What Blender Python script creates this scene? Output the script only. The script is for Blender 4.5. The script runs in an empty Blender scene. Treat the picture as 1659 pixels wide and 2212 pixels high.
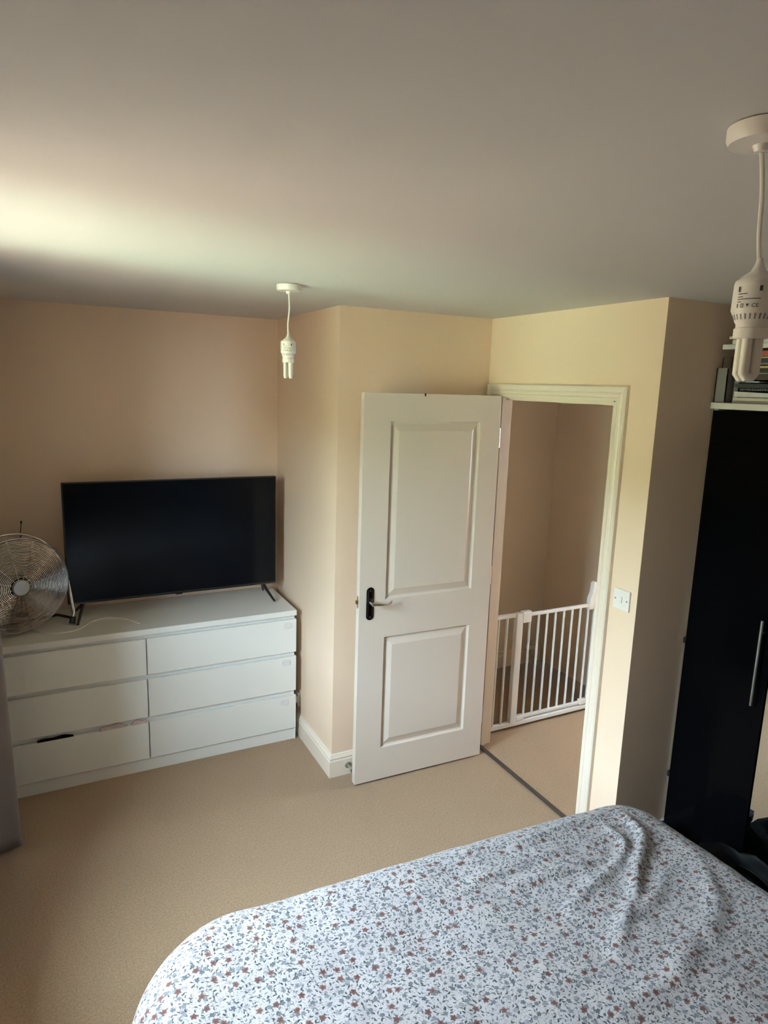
import bpy, bmesh, math, random
from mathutils import Vector, Matrix
random.seed(4)
D = bpy.data
SC = bpy.context.scene
COL = SC.collection
PI = math.pi
H = 2.383                                            # ceiling height

# ------------------------------------------------------------------ camera, sky, sun, exposure
cam_d = D.cameras.new('camera')
cam = D.objects.new('camera', cam_d); COL.objects.link(cam)
cam_d.sensor_fit = 'VERTICAL'; cam_d.sensor_height = 36.0
cam_d.lens = 1441.8 / 2212 * 36.0
cam_d.clip_start = 0.02
Rv = Vector((0.89124825, -0.45243632, 0.03127189)); Uv = Vector((0.05609968, 0.17840933, 0.98235581)); Fv = Vector((0.45003265, 0.87376855, -0.18438854))
m4 = Matrix((Rv, Uv, -Fv)).transposed().to_4x4(); m4.translation = Vector((-1.2553, -2.9467, 2.0204))
cam.matrix_world = m4
SC.camera = cam

w = D.worlds.new('sky'); SC.world = w; w.use_nodes = True
bg = w.node_tree.nodes['Background']
bg.inputs['Color'].default_value = (0.66, 0.84, 1.0, 1); bg.inputs['Strength'].default_value = 72.0
sun_d = D.lights.new('sun', 'SUN'); sun = D.objects.new('sun', sun_d); COL.objects.link(sun)
sun_d.energy = 720; sun_d.angle = math.radians(1); sun_d.color = (1, 0.95, 0.85)
sun.rotation_euler = Vector((-0.55, 0.35, -0.75)).to_track_quat('-Z', 'Y').to_euler()
por_d = D.lights.new('window_portal', 'AREA'); por = D.objects.new('window_portal', por_d); COL.objects.link(por)
por_d.shape = 'RECTANGLE'; por_d.size = 1.28; por_d.size_y = 0.90
por.location = (-1.965, -1.08, 1.59); por.rotation_euler = (0, -PI/2, 0)
por_d.cycles.is_portal = True
SC.view_settings.view_transform = 'Standard'; SC.view_settings.look = 'None'
SC.view_settings.gamma = 1.0; SC.view_settings.use_curve_mapping = False
SC.view_settings.exposure = 0.0

# ------------------------------------------------------------------ materials
class NT:
    def __init__(s, name):
        s.m = D.materials.new(name); s.m.use_nodes = True; s.t = s.m.node_tree
        s.p = s.t.nodes['Principled BSDF']
    def n(s, kind, **kw):
        nd = s.t.nodes.new(kind)
        for k, v in kw.items():
            if k in nd.inputs: s.put(nd.inputs[k], v)
            else: setattr(nd, k, v)
        return nd
    def put(s, sock, v):
        if isinstance(v, bpy.types.NodeSocket): s.t.links.new(v, sock)
        else: sock.default_value = v
    def math(s, op, a, b=0.0, c=None, clamp=False):
        nd = s.t.nodes.new('ShaderNodeMath'); nd.operation = op; nd.use_clamp = clamp
        s.put(nd.inputs[0], a); s.put(nd.inputs[1], b)
        if c is not None: s.put(nd.inputs[2], c)
        return nd.outputs[0]
    def mix(s, f, a, b):
        nd = s.t.nodes.new('ShaderNodeMix'); nd.data_type = 'RGBA'
        s.put(nd.inputs[0], f); s.put(nd.inputs[6], a); s.put(nd.inputs[7], b)
        return nd.outputs[2]
    def noise(s, vec, scale, detail=3.0, rough=0.5):
        nd = s.n('ShaderNodeTexNoise'); s.put(nd.inputs['Vector'], vec)
        nd.inputs['Scale'].default_value = scale; nd.inputs['Detail'].default_value = detail; nd.inputs['Roughness'].default_value = rough
        return nd.outputs['Fac']
    def bump(s, h, strength, dist):
        b = s.n('ShaderNodeBump', Strength=strength, Distance=dist); s.put(b.inputs['Height'], h)
        s.t.links.new(b.outputs[0], s.p.inputs['Normal'])

def c4(c): return (c[0], c[1], c[2], 1)
def mat(name, col, rough=0.5, metal=0.0, var=0.06, vscale=6.0, bump=0.0, bscale=200.0, spec=0.5, coat=0.0):
    t = NT(name)
    oc = t.n('ShaderNodeTexCoord').outputs['Object']
    f = t.noise(oc, vscale, 4)
    dark = tuple(x * (1 - var) for x in col); lite = tuple(min(1, x * (1 + var)) for x in col)
    t.put(t.p.inputs['Base Color'], t.mix(f, c4(dark), c4(lite)))
    t.p.inputs['Roughness'].default_value = rough; t.p.inputs['Metallic'].default_value = metal
    t.p.inputs['Specular IOR Level'].default_value = spec
    if coat: t.p.inputs['Coat Weight'].default_value = coat
    if bump: t.bump(t.noise(oc, bscale, 3), bump, 0.002)
    return t.m

M = {}
M['wall'] = mat('magnolia_paint', (0.81, 0.615, 0.455), 0.55, var=0.02, vscale=1.5, bump=0.12, bscale=160)
M['lwall'] = mat('landing_paint', (0.76, 0.65, 0.52), 0.6, var=0.02, vscale=1.5)
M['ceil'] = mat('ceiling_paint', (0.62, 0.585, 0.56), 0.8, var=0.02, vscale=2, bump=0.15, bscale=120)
M['gloss'] = mat('white_gloss_paint', (0.80, 0.685, 0.565), 0.32, var=0.02, vscale=3)
M['doorp'] = mat('door_paint', (0.66, 0.575, 0.50), 0.38, var=0.02, vscale=3)
M['white'] = mat('white_laminate', (0.80, 0.79, 0.75), 0.35, var=0.015, vscale=3)
M['plast'] = mat('white_plastic', (0.80, 0.74, 0.68), 0.35, var=0.02)
M['tube'] = mat('frosted_tube', (0.86, 0.80, 0.70), 0.3, var=0.02)
M['gatew'] = mat('white_enamel', (0.82, 0.82, 0.80), 0.35, var=0.02)
M['black'] = mat('black_gloss', (0.002, 0.002, 0.0025), 0.06, var=0.1, spec=0.05)
M['blackp'] = mat('black_plastic', (0.012, 0.012, 0.012), 0.4)
M['chrome'] = mat('chrome', (0.62, 0.60, 0.57), 0.16, 1.0)
M['dchrome'] = mat('dark_chrome', (0.10, 0.10, 0.10), 0.12, 1.0)
M['steel'] = mat('brushed_steel', (0.62, 0.62, 0.60), 0.28, 1.0)
M['alu'] = mat('fan_blade_aluminium', (0.46, 0.41, 0.34), 0.5, 0.35)
M['brass'] = mat('worn_brass', (0.42, 0.33, 0.18), 0.3, 1.0)
M['mirror'] = mat('mirror_glass', (0.86, 0.87, 0.86), 0.02, 1.0, var=0.0)
M['screen'] = mat('tv_screen', (0.003, 0.004, 0.006), 0.13, var=0.0, spec=0.16)
M['grey'] = mat('grey_card', (0.22, 0.21, 0.20), 0.7)
M['ink'] = mat('printed_ink', (0.03, 0.03, 0.03), 0.6)
M['strip'] = mat('threshold_metal', (0.10, 0.09, 0.08), 0.4, 0.6)
M['dfloor'] = mat('dark_landing_floor', (0.17, 0.105, 0.05), 0.9, var=0.2, vscale=60, bump=0.4, bscale=400)
M['curt'] = mat('taupe_curtain', (0.20, 0.165, 0.15), 0.85, var=0.05, vscale=20, bump=0.2, bscale=500)
M['bag'] = mat('black_nylon', (0.004, 0.004, 0.005), 0.7, spec=0.1, bump=0.3, bscale=300)
M['navy'] = mat('navy_cotton', (0.005, 0.006, 0.013), 0.85, spec=0.1, bump=0.3, bscale=300)
M['mark'] = mat('pale_print', (0.20, 0.21, 0.22), 0.6)
M['matt'] = mat('mattress_ticking', (0.7, 0.7, 0.7), 0.8)
M['basew'] = mat('bed_base_fabric', (0.12, 0.11, 0.11), 0.8)
M['paper'] = mat('paper_white', (0.66, 0.65, 0.66), 0.8, var=0.1, vscale=40)
M['cream'] = mat('paper_cream', (0.60, 0.54, 0.44), 0.8, var=0.1, vscale=40)
M['dfold'] = mat('dark_folder', (0.03, 0.035, 0.035), 0.5)
M['bfold'] = mat('brown_folder', (0.06, 0.045, 0.035), 0.5)
M['red'] = mat('red_folder', (0.30, 0.085, 0.05), 0.6)
M['yellow'] = mat('yellow_folder', (0.50, 0.36, 0.10), 0.6)
M['cable'] = mat('white_cable', (0.80, 0.74, 0.64), 0.5)
M['pinkc'] = mat('pale_pink_cotton', (0.55, 0.42, 0.40), 0.85, var=0.3, vscale=60)
M['lock'] = mat('clear_lock_plastic', (0.74, 0.71, 0.70), 0.3)
M['block_green'] = mat('low_sky_block_green', (0.05, 0.06, 0.03), 0.95, var=0.2)  # dark green for the added block that cuts off low sky
M['paving'] = mat('dull_paving', (0.045, 0.031, 0.018), 0.95, var=0.1)
M['bounce_pale'] = mat('pale_bounce_surface', (0.82, 0.90, 0.62), 0.8, var=0.05)  # yellow-green tint of the added reflectors colours the ceiling glow
M['upvc'] = mat('window_upvc', (0.8, 0.8, 0.8), 0.35)

def glass_mat():
    t = NT('window_glass'); out = t.t.nodes['Material Output']
    tr = t.n('ShaderNodeBsdfTransparent'); gl = t.n('ShaderNodeBsdfGlossy', Roughness=0.0)
    f = t.noise(t.n('ShaderNodeTexCoord').outputs['Object'], 3)
    t.put(tr.inputs[0], t.mix(f, (0.95, 0.97, 0.96, 1), (0.98, 0.99, 0.98, 1)))
    mx = t.n('ShaderNodeMixShader'); mx.inputs[0].default_value = 0.05
    t.t.links.new(tr.outputs[0], mx.inputs[1]); t.t.links.new(gl.outputs[0], mx.inputs[2]); t.t.links.new(mx.outputs[0], out.inputs[0])
    return t.m
M['glass'] = glass_mat()

def carpet_mat():
    t = NT('beige_carpet'); oc = t.n('ShaderNodeTexCoord').outputs['Object']
    a = t.noise(oc, 420, 3, 0.7); b = t.noise(oc, 130, 3, 0.6); c = t.noise(oc, 2.2, 3)
    f = t.math('ADD', t.math('MULTIPLY', a, 0.6), t.math('MULTIPLY', b, 0.4))
    f = t.math('MULTIPLY_ADD', t.math('SUBTRACT', f, 0.5), 2.6, 0.5, clamp=True)
    col = t.mix(f, (0.19, 0.120, 0.068, 1), (0.55, 0.375, 0.238, 1))
    col = t.mix(t.math('MULTIPLY', t.math('SUBTRACT', c, 0.35, clamp=True), 0.6), col, (0.30, 0.205, 0.125, 1))
    t.put(t.p.inputs['Base Color'], col); t.p.inputs['Roughness'].default_value = 0.95; t.p.inputs['Specular IOR Level'].default_value = 0.1
    t.p.inputs['Sheen Weight'].default_value = 0.15
    t.bump(f, 0.5, 0.004)
    return t.m
M['carpet'] = carpet_mat()

def floral_mat():
    t = NT('floral_duvet_cotton'); uv = t.n('ShaderNodeTexCoord').outputs['UV']
    wob = t.n('ShaderNodeTexNoise', Scale=22.0, Detail=2.0); t.put(wob.inputs['Vector'], uv)
    wv = t.n('ShaderNodeVectorMath', operation='MULTIPLY_ADD'); t.put(wv.inputs[0], wob.outputs['Color']); wv.inputs[1].default_value = (0.004, 0.004, 0); t.put(wv.inputs[2], uv)
    def cell(scale, off, rnd):
        ad = t.n('ShaderNodeVectorMath', operation='ADD'); t.put(ad.inputs[0], wv.outputs[0]); ad.inputs[1].default_value = (off, off * 1.7, 0)
        v = t.n('ShaderNodeTexVoronoi', voronoi_dimensions='2D', Scale=scale, Randomness=rnd); t.put(v.inputs['Vector'], ad.outputs[0])
        sb = t.n('ShaderNodeVectorMath', operation='SUBTRACT'); t.put(sb.inputs[0], ad.outputs[0]); t.put(sb.inputs[1], v.outputs['Position'])
        s = t.n('ShaderNodeSeparateXYZ'); t.put(s.inputs[0], sb.outputs[0])
        r = t.n('ShaderNodeSeparateColor'); t.put(r.inputs[0], v.outputs['Color'])
        return s.outputs[0], s.outputs[1], r.outputs[0], r.outputs[1], r.outputs[2]
    def leaf(scale, off, a, b, keep):
        x, y, r1, r2, r3 = cell(scale, off, 0.9)
        th = t.math('MULTIPLY', r1, 6.283); cs = t.math('COSINE', th); sn = t.math('SINE', th)
        u = t.math('ADD', t.math('MULTIPLY', x, cs), t.math('MULTIPLY', y, sn))
        v = t.math('SUBTRACT', t.math('MULTIPLY', y, cs), t.math('MULTIPLY', x, sn))
        v = t.math('ADD', v, t.math('MULTIPLY', t.math('MULTIPLY', u, u), 60.0))
        d = t.math('ADD', t.math('POWER', t.math('ABSOLUTE', t.math('DIVIDE', u, a)), 2.0), t.math('POWER', t.math('ABSOLUTE', t.math('DIVIDE', v, b)), 2.0))
        return t.math('MULTIPLY', t.math('LESS_THAN', d, 1.0), t.math('LESS_THAN', r2, keep)), r3
    def flower(scale, off, rad, keep):
        x, y, r1, r2, r3 = cell(scale, off, 0.75)
        ang = t.math('ADD', t.math('ARCTAN2', y, x), t.math('MULTIPLY', r1, 6.283))
        rr = t.math('SQRT', t.math('ADD', t.math('MULTIPLY', x, x), t.math('MULTIPLY', y, y)))
        lim = t.math('MULTIPLY', t.math('MULTIPLY_ADD', t.math('COSINE', t.math('MULTIPLY', ang, 5.0)), 0.16, 0.84), rad)
        return t.math('MULTIPLY', t.math('LESS_THAN', rr, lim), t.math('LESS_THAN', r2, keep)), r3, t.math('DIVIDE', rr, rad)
    base = t.mix(t.noise(uv, 14, 2), (0.34, 0.31, 0.335, 1), (0.46, 0.415, 0.39, 1))
    f, r = leaf(170, 3.1, 0.0036, 0.0005, 0.75); col = t.mix(t.math('MULTIPLY', f, 0.7), base, (0.20, 0.19, 0.20, 1))
    f, r = leaf(120, 9.7, 0.0034, 0.0009, 0.75); col = t.mix(t.math('MULTIPLY', f, 0.8), col, (0.15, 0.15, 0.16, 1))
    f, r = leaf(84, 2.2, 0.0042, 0.0017, 0.68); col = t.mix(f, col, t.mix(r, (0.035, 0.038, 0.04, 1), (0.17, 0.17, 0.175, 1)))
    f, r = leaf(66, 5.3, 0.0048, 0.0021, 0.7); col = t.mix(f, col, t.mix(r, (0.028, 0.032, 0.032, 1), (0.12, 0.13, 0.13, 1)))
    f, r, q = flower(40, 1.9, 0.0066, 0.5); col = t.mix(t.math('MULTIPLY', f, 0.9), col, t.mix(r, (0.06, 0.07, 0.08, 1), (0.17, 0.18, 0.19, 1)))
    f, r, q = flower(30, 4.4, 0.0072, 0.35); col = t.mix(t.math('MULTIPLY', f, 0.7), col, t.mix(r, (0.15, 0.145, 0.165, 1), (0.24, 0.23, 0.25, 1)))
    f, r, q = flower(26, 7.7, 0.0088, 0.5)
    col = t.mix(t.math('MULTIPLY', f, 0.92), col, t.mix(q, (0.05, 0.018, 0.015, 1), t.mix(r, (0.15, 0.052, 0.038, 1), (0.22, 0.105, 0.08, 1))))
    t.put(t.p.inputs['Base Color'], col); t.p.inputs['Roughness'].default_value = 0.85; t.p.inputs['Sheen Weight'].default_value = 0.1
    t.p.inputs['Specular IOR Level'].default_value = 0.2
    t.bump(t.math('ADD', t.noise(uv, 45, 4, 0.6), t.math('MULTIPLY', t.noise(uv, 900, 2), 0.15)), 0.35, 0.004)
    return t.m
M['floral'] = floral_mat()

# ------------------------------------------------------------------ mesh helpers
class MB:
    def __init__(s): s.b = bmesh.new()
    def box(s, x0, y0, z0, x1, y1, z1):
        v = [s.b.verts.new(p) for p in ((x0,y0,z0),(x1,y0,z0),(x1,y1,z0),(x0,y1,z0),(x0,y0,z1),(x1,y0,z1),(x1,y1,z1),(x0,y1,z1))]
        for f in ((0,3,2,1),(4,5,6,7),(0,1,5,4),(1,2,6,5),(2,3,7,6),(3,0,4,7)): s.b.faces.new([v[i] for i in f])
        return s
    def tube(s, pts, r, seg=10, cap=True):
        pts = [Vector(p) for p in pts]; rs = r if isinstance(r, (list, tuple)) else [r] * len(pts)
        rings = []; ref = None
        for i, p in enumerate(pts):
            d = (pts[min(i+1, len(pts)-1)] - pts[max(i-1, 0)]).normalized()
            if ref is None: ref = Vector((0,0,1)) if abs(d.z) < 0.9 else Vector((1,0,0))
            a = d.cross(ref).normalized(); b = d.cross(a).normalized(); ref = a.cross(d).normalized()
            rings.append([s.b.verts.new(p + (a*math.cos(2*PI*k/seg) + b*math.sin(2*PI*k/seg))*rs[i]) for k in range(seg)])
        for i in range(len(rings)-1):
            for k in range(seg): s.b.faces.new((rings[i][k], rings[i][(k+1)%seg], rings[i+1][(k+1)%seg], rings[i+1][k]))
        if cap: s.b.faces.new(rings[0][::-1]); s.b.faces.new(rings[-1])
        return s
    def lathe(s, prof, c=(0,0,0), axis='Z', seg=40, cap=True):
        c = Vector(c); rings = []
        for r, h in prof:
            ring = []
            for k in range(seg):
                x, y = r*math.cos(2*PI*k/seg), r*math.sin(2*PI*k/seg)
                q = (x, y, h) if axis == 'Z' else ((x, h, y) if axis == 'Y' else (h, x, y))
                ring.append(s.b.verts.new(c + Vector(q)))
            rings.append(ring)
        for i in range(len(rings)-1):
            for k in range(seg): s.b.faces.new((rings[i][k], rings[i][(k+1)%seg], rings[i+1][(k+1)%seg], rings[i+1][k]))
        if cap: s.b.faces.new(rings[0][::-1]); s.b.faces.new(rings[-1])
        return s
    def torus(s, c, R, r, axis='Y', seg=64, ms=6):
        c = Vector(c); rings = []
        for i in range(seg):
            a = 2*PI*i/seg; ring = []
            for k in range(ms):
                b = 2*PI*k/ms; rr = R + r*math.cos(b); h = r*math.sin(b)
                q = (rr*math.cos(a), h, rr*math.sin(a)) if axis == 'Y' else (rr*math.cos(a), rr*math.sin(a), h)
                ring.append(s.b.verts.new(c + Vector(q)))
            rings.append(ring)
        for i in range(seg):
            for k in range(ms): s.b.faces.new((rings[i][k], rings[i][(k+1)%ms], rings[(i+1)%seg][(k+1)%ms], rings[(i+1)%seg][k]))
        return s
    def prism(s, poly, off):                       # poly: 3-D points of one face, off: extrusion vector
        off = Vector(off); a = [s.b.verts.new(p) for p in poly]; b = [s.b.verts.new(Vector(p)+off) for p in poly]
        n = len(a); s.b.faces.new(a); s.b.faces.new(b[::-1])
        for i in range(n): s.b.faces.new((a[(i+1)%n], a[i], b[i], b[(i+1)%n]))
        return s
    def strip(s, rows):                            # rows of points joined by quads
        vs = [[s.b.verts.new(p) for p in row] for row in rows]
        for i in range(len(vs)-1):
            for j in range(len(vs[i])-1): s.b.faces.new((vs[i][j], vs[i][j+1], vs[i+1][j+1], vs[i+1][j]))
        return s
    def build(s, name, m, parent=None, smooth=False, bevel=0.0, seg=2):
        bmesh.ops.recalc_face_normals(s.b, faces=s.b.faces)
        me = D.meshes.new(name)
        if parent is not None: bmesh.ops.translate(s.b, vec=-root_loc(parent), verts=s.b.verts)
        s.b.to_mesh(me); s.b.free()
        o = D.objects.new(name, me); COL.objects.link(o)
        me.materials.append(M[m])
        if smooth:
            for p in me.polygons: p.use_smooth = True
            try: me.set_sharp_from_angle(angle=math.radians(42))
            except Exception: pass
        if bevel:
            bv = o.modifiers.new('bevel', 'BEVEL'); bv.width = bevel; bv.segments = seg; bv.limit_method = 'ANGLE'; bv.angle_limit = math.radians(40)
        if parent is not None: o.parent = parent
        return o
def root_loc(o):
    v = Vector(o.location)
    while o.parent: o = o.parent; v += Vector(o.location)
    return v
def tag(o, label, cat, group=None, kind=None):
    if label: o['label'] = label
    if cat: o['category'] = cat
    if group: o['group'] = group
    if kind: o['kind'] = kind
    return o
def thing(name, loc, label, cat, group=None):
    o = D.objects.new(name, None); COL.objects.link(o); o.location = loc; o.empty_display_size = 0.1
    return tag(o, label, cat, group)
def struct(name, mb, m, label=None, parent=None, **k):
    o = mb.build(name, m, parent, **k); o['kind'] = 'structure'
    if label: o['label'] = label
    return o
def B(*a): return MB().box(*a)

# ------------------------------------------------------------------ room shell
XL, YB, XD, YO, XR, YR = -1.66, 0.915, 0.86, -1.108, 1.79, -3.75
DY0, DY1, DZ = -0.073, -0.905, 1.993                 # door opening
LX, LY, LE = 2.05, 0.80, 3.3                         # landing
WY0, WY1, WZ0, WZ1 = -1.53, -0.63, 0.95, 2.23        # window
struct('floor', B(XL-.3, YR-.1, -.1, LE+.1, 0.02, 0).box(XL-.3, 0.02, -.1, .9, YB+.1, 0), 'carpet', 'beige short pile carpet running from the bedroom onto the landing')
struct('floor_landing', B(.9, .02, -.1, LX+.1, LY+.1, -0.004), 'dfloor', 'dark brown floor beyond the white safety gate')  # floor set to a darker brown past the gate
struct('ceiling', B(XL-.3, YR-.1, H, LE+.1, YB+.15, H+.1), 'ceil', 'plain white painted ceiling')
struct('wall_back', B(XL-.3, YB, 0, .02, YB+.1, H), 'wall', 'peach magnolia wall behind the television')
struct('wall_corner', B(0, 0, 0, XD+.1, YB+.1, H), 'wall', 'boxed out corner of wall between dresser and open door')
mb = B(XD, YO, 0, XD+.1, DY1-.02, H).box(XD, DY1-.02, DZ+.02, XD+.1, DY0+.02, H).box(XD, DY0+.02, 0, XD+.1, 0, H)
struct('wall_door', mb, 'wall', 'magnolia wall around the bedroom doorway')
struct('wall_alcove', B(XD+.1, YO, 0, LE, YO+.1, H), 'wall', 'shaded wall face beside the wardrobe')
struct('wall_right', B(XR, YR, 0, XR+.1, YO, H), 'wall', 'wall behind the wardrobe')
struct('wall_rear', B(XL-.3, YR-.1, 0, XR+.1, YR, H), 'wall', 'wall at the head of the bed')
mb = B(XL-.3, YR, 0, XL, WY0, H).box(XL-.3, WY1, 0, XL, YB, H).box(XL-.3, WY0, 0, XL, WY1, WZ0).box(XL-.3, WY0, WZ1, XL, WY1, H)
struct('wall_left', mb, 'wall', 'wall with the window the daylight comes from')
mb = B(LX, 0.0, 0, LX+.1, LY+.1, H).box(1.90, -.03, 0, LE, .06, H)
struct('wall_landing_right', mb, 'lwall', 'shaded landing wall right of the safety gate')
struct('wall_landing_far', B(XD+.1, LY, 0, LX+.1, LY+.1, H), 'lwall', 'landing wall at the far end beyond the gate')

# window
wf = thing('window_1', (XL-.24, (WY0+WY1)/2, WZ0), 'white framed window in the left wall', None); wf['kind'] = 'structure'
mb = MB(); t = .05
mb.box(XL-.27, WY0, WZ0, XL-.20, WY0+t, WZ1).box(XL-.27, WY1-t, WZ0, XL-.20, WY1, WZ1).box(XL-.27, WY0, WZ0, XL-.20, WY1, WZ0+t).box(XL-.27, WY0, WZ1-t, XL-.20, WY1, WZ1)
mb.build('window_frame', 'upvc', wf, bevel=.004)
B(XL-.245, WY0+t, WZ0+t, XL-.235, WY1-t, WZ1-t).build('pane', 'glass', wf)
B(XL-.2, WY0-.03, WZ0-.03, XL+.03, WY1+.03, WZ0+.0).build('window_sill', 'gloss', wf, bevel=.006)

# unseen window opening, added to brighten the landing
mb = B(LE, YO, 0, LE+.1, -.75, H).box(LE, -.35, 0, LE+.1, .06, H).box(LE, -.75, 0, LE+.1, -.35, 1.0).box(LE, -.75, 1.8, LE+.1, -.35, H)
struct('wall_landing_end', mb, 'lwall', 'end wall of the landing with the added window opening')
w2 = thing('window_added', (LE+.07, -.55, 1.0), 'small unseen window added to light the landing', None); w2['kind'] = 'structure'
mb = B(LE+.05, -.75, 1.0, LE+.09, -.72, 1.8).box(LE+.05, -.38, 1.0, LE+.09, -.35, 1.8).box(LE+.05, -.72, 1.0, LE+.09, -.38, 1.03).box(LE+.05, -.72, 1.77, LE+.09, -.38, 1.8)
mb.build('window_frame', 'upvc', w2)
B(LE+.065, -.72, 1.03, LE+.075, -.38, 1.77).build('pane', 'glass', w2)

# outside: paving, added pale slab and block to bounce sunlight, added block against low sky
struct('ground', B(-60, -40, -2.75, XL-.35, 40, -2.65), 'paving', 'dull paving outside the window')
struct('ground_reflector', B(-14.0, -5.0, -2.65, -5.5, -1.5, -2.60), 'bounce_pale', 'pale slab added outside to bounce sunlight onto the ceiling')  # unseen reflector, added to throw the bright glow onto the ceiling
struct('reflector_block', B(-20, -9.0, -2.65, -14.0, -2.6, 0.6), 'bounce_pale', 'pale block added outside to bounce low sunlight indoors')  # unseen reflector, added for shallow upward light through the window
struct('low_sky_block', B(-26, -30, -2.65, -24, 30, 6.0), 'block_green', 'tall dark block added outside to hide the low sky')  # unseen, added to darken the upper walls by blocking low sky

# skirting boards: profile (height, thickness)
SK = [(0, .018), (.088, .018), (.094, .0145), (.098, .0145), (.103, .016), (.110, .012), (.117, .008), (.122, .006), (.124, 0.0), (0, 0)]
def skirting(name, path, label):
    rows = []
    pts = [Vector((a, b, 0)) for a, b in path]
    for i, p in enumerate(pts):
        n = Vector((0, 0, 0)); ds = []
        if i > 0: ds.append((pts[i]-pts[i-1]).normalized())
        if i < len(pts)-1: ds.append((pts[i+1]-pts[i]).normalized())
        ns = [Vector((d.y, -d.x, 0)) for d in ds]                # right-hand side of travel
        n = ns[0] if len(ns) == 1 else (ns[0]+ns[1]) / (1 + ns[0].dot(ns[1]))
        rows.append([p + n*th + Vector((0, 0, h)) for h, th in SK] )
    mb = MB(); mb.strip([list(r) for r in rows])
    for r in (rows[0], rows[-1]): mb.b.faces.new([mb.b.verts.new(q) for q in r[:-1]])
    return struct(name, mb, 'gloss', label)
skirting('baseboard_corner', [(0, YB), (0, 0), (XD, 0)], 'white moulded skirting board around the boxed corner')
skirting('baseboard_back', [(XL, YB), (-.02, YB)], 'white skirting board behind the dresser')
skirting('baseboard_door', [(XD, DY1-.062), (XD, YO), (XR, YO)], 'white skirting board right of the doorway')
skirting('baseboard_landing_far', [(XD+.1, LY), (LX, LY)], 'white skirting board on the far landing wall')

# architrave (mitred moulding), door lining and stop
def architrave(name, x, sgn, label, DY0=DY0):
    prof = [(0, 0), (0, .014), (.010, .016), (.014, .012), (.022, .013), (.028, .017), (.034, .014), (.048, .020), (.055, .021), (.060, .017), (.060, 0)]
    rows = []
    for u, h in prof:
        X = x - sgn*h
        rows.append([(X, DY0+u, 0), (X, DY0+u, DZ+u), (X, DY1-u, DZ+u), (X, DY1-u, 0)])
    mb = MB().strip(rows); return struct(name, mb, 'gloss', label)
architrave('trim_1', XD, 1, 'stepped white architrave around the bedroom doorway')
architrave('trim_2', XD+.1, -1, 'white architrave on the landing side of the doorway', -.062)
mb = B(XD, DY0+.010, 0, XD+.1, DY0+.02, DZ+.02).box(XD, DY1-.02, 0, XD+.1, DY1+.022, DZ+.02).box(XD, DY1, DZ-.006, XD+.1, DY0+.012, DZ+.02)
mb.box(XD+.042, DY0, 0, XD+.075, DY0+.012, DZ-.006).box(XD+.042, DY1+.02, 0, XD+.075, DY1+.034, DZ-.006).box(XD+.042, DY1+.02, DZ-.02, XD+.075, DY0-.03, DZ)
struct('trim_3', mb, 'gloss', 'white door lining with stop bead')
struct('trim_4', B(XD+.018, DY1+.022, 0, XD+.046, DY0+.010, .006), 'strip', 'dark metal carpet strip across the doorway', bevel=.003)

# ------------------------------------------------------------------ the open door
HX, HY = XD-.028, -.1585
dr = thing('door_1', (HX, HY, 0), 'white two panel door standing open against the boxed corner', None); dr['kind'] = 'structure'
# built along -x from the hinge: local u = distance from free edge; camera face at y = HY, body towards +y
LW, LH, LT, LB = .762, 1.981, .035, .012
fx = lambda u: HX - LW + u
panels = [(.140, .642, .990, 1.862), (.140, .642, .188, .792)]
mb = MB()
def slab(u0, u1, z0, z1): mb.box(fx(u0), HY, z0, fx(u1), HY+LT, z1)
slab(0, .140, LB, LB+LH); slab(.642, LW, LB, LB+LH)
slab(.140, .642, LB, .188); slab(.140, .642, .792, .990); slab(.140, .642, 1.862, LB+LH)
mb.build('door_leaf', 'doorp', dr)
for u0, u1, z0, z1 in panels:
    mb = MB()
    for y0, s in ((HY, 1), (HY+LT, -1)):
        ring = [(0, .0005), (.004, .0125), (.010, .0145), (.014, .0135), (.044, .0025), (.047, .0015)]
        loops = []
        for o_, d_ in ring:
            y = y0 + s*d_
            loops.append([(fx(u0+o_), y, z0+o_), (fx(u1-o_), y, z0+o_), (fx(u1-o_), y, z1-o_), (fx(u0+o_), y, z1-o_)])
        vs = [[mb.b.verts.new(q) for q in lp] for lp in loops]
        for i in range(len(vs)-1):
            for k in range(4): mb.b.faces.new((vs[i][k], vs[i][(k+1)%4], vs[i+1][(k+1)%4], vs[i+1][k]))
        mb.b.faces.new(vs[-1])
    mb.build('panel', 'doorp', dr)
# handle plate
def stadium(cu, cz, wd, ht, y, n=10):
    r = wd/2; pts = []
    for k in range(n+1): a = PI*k/n; pts.append((fx(cu)+r*math.cos(a), y, cz+ht/2-r+r*math.sin(a)))
    for k in range(n+1): a = PI+PI*k/n; pts.append((fx(cu)+r*math.cos(a), y, cz-ht/2+r+r*math.sin(a)))
    return pts
hp = MB().prism(stadium(.058, .975, .042, .168, HY-.003), (0, .003, 0)).prism(stadium(.056, .975, .026, .152, HY-.008), (0, .006, 0)).build('handle_plate', 'dchrome', dr, bevel=.0015)
hp['label'] = 'chrome handle plate'
mb = MB().tube([(fx(.056), HY-.006, .985), (fx(.056), HY-.045, .985)], .010, 14)
mb.tube([(fx(.050), HY-.046, .985), (fx(.075), HY-.048, .984), (fx(.105), HY-.050, .980), (fx(.130), HY-.050, .977), (fx(.148), HY-.046, .981), (fx(.158), HY-.040, .990)], [.0095, .009, .006, .005, .005, .004], 12)
mb.build('lever', 'chrome', hp, smooth=True)
for z in (.975+.066, .975-.066): MB().lathe([(.0045, 0), (.0035, -.002)], (fx(.056), HY-.008, z), 'Y', 12).build('screw', 'chrome', hp)
mb = MB(); pl = []
for k in range(20): a = 2*PI*k/20; pl.append((fx(0)-.0015, HY+.0175+.010*math.cos(a), .985+.033*math.sin(a)))
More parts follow.
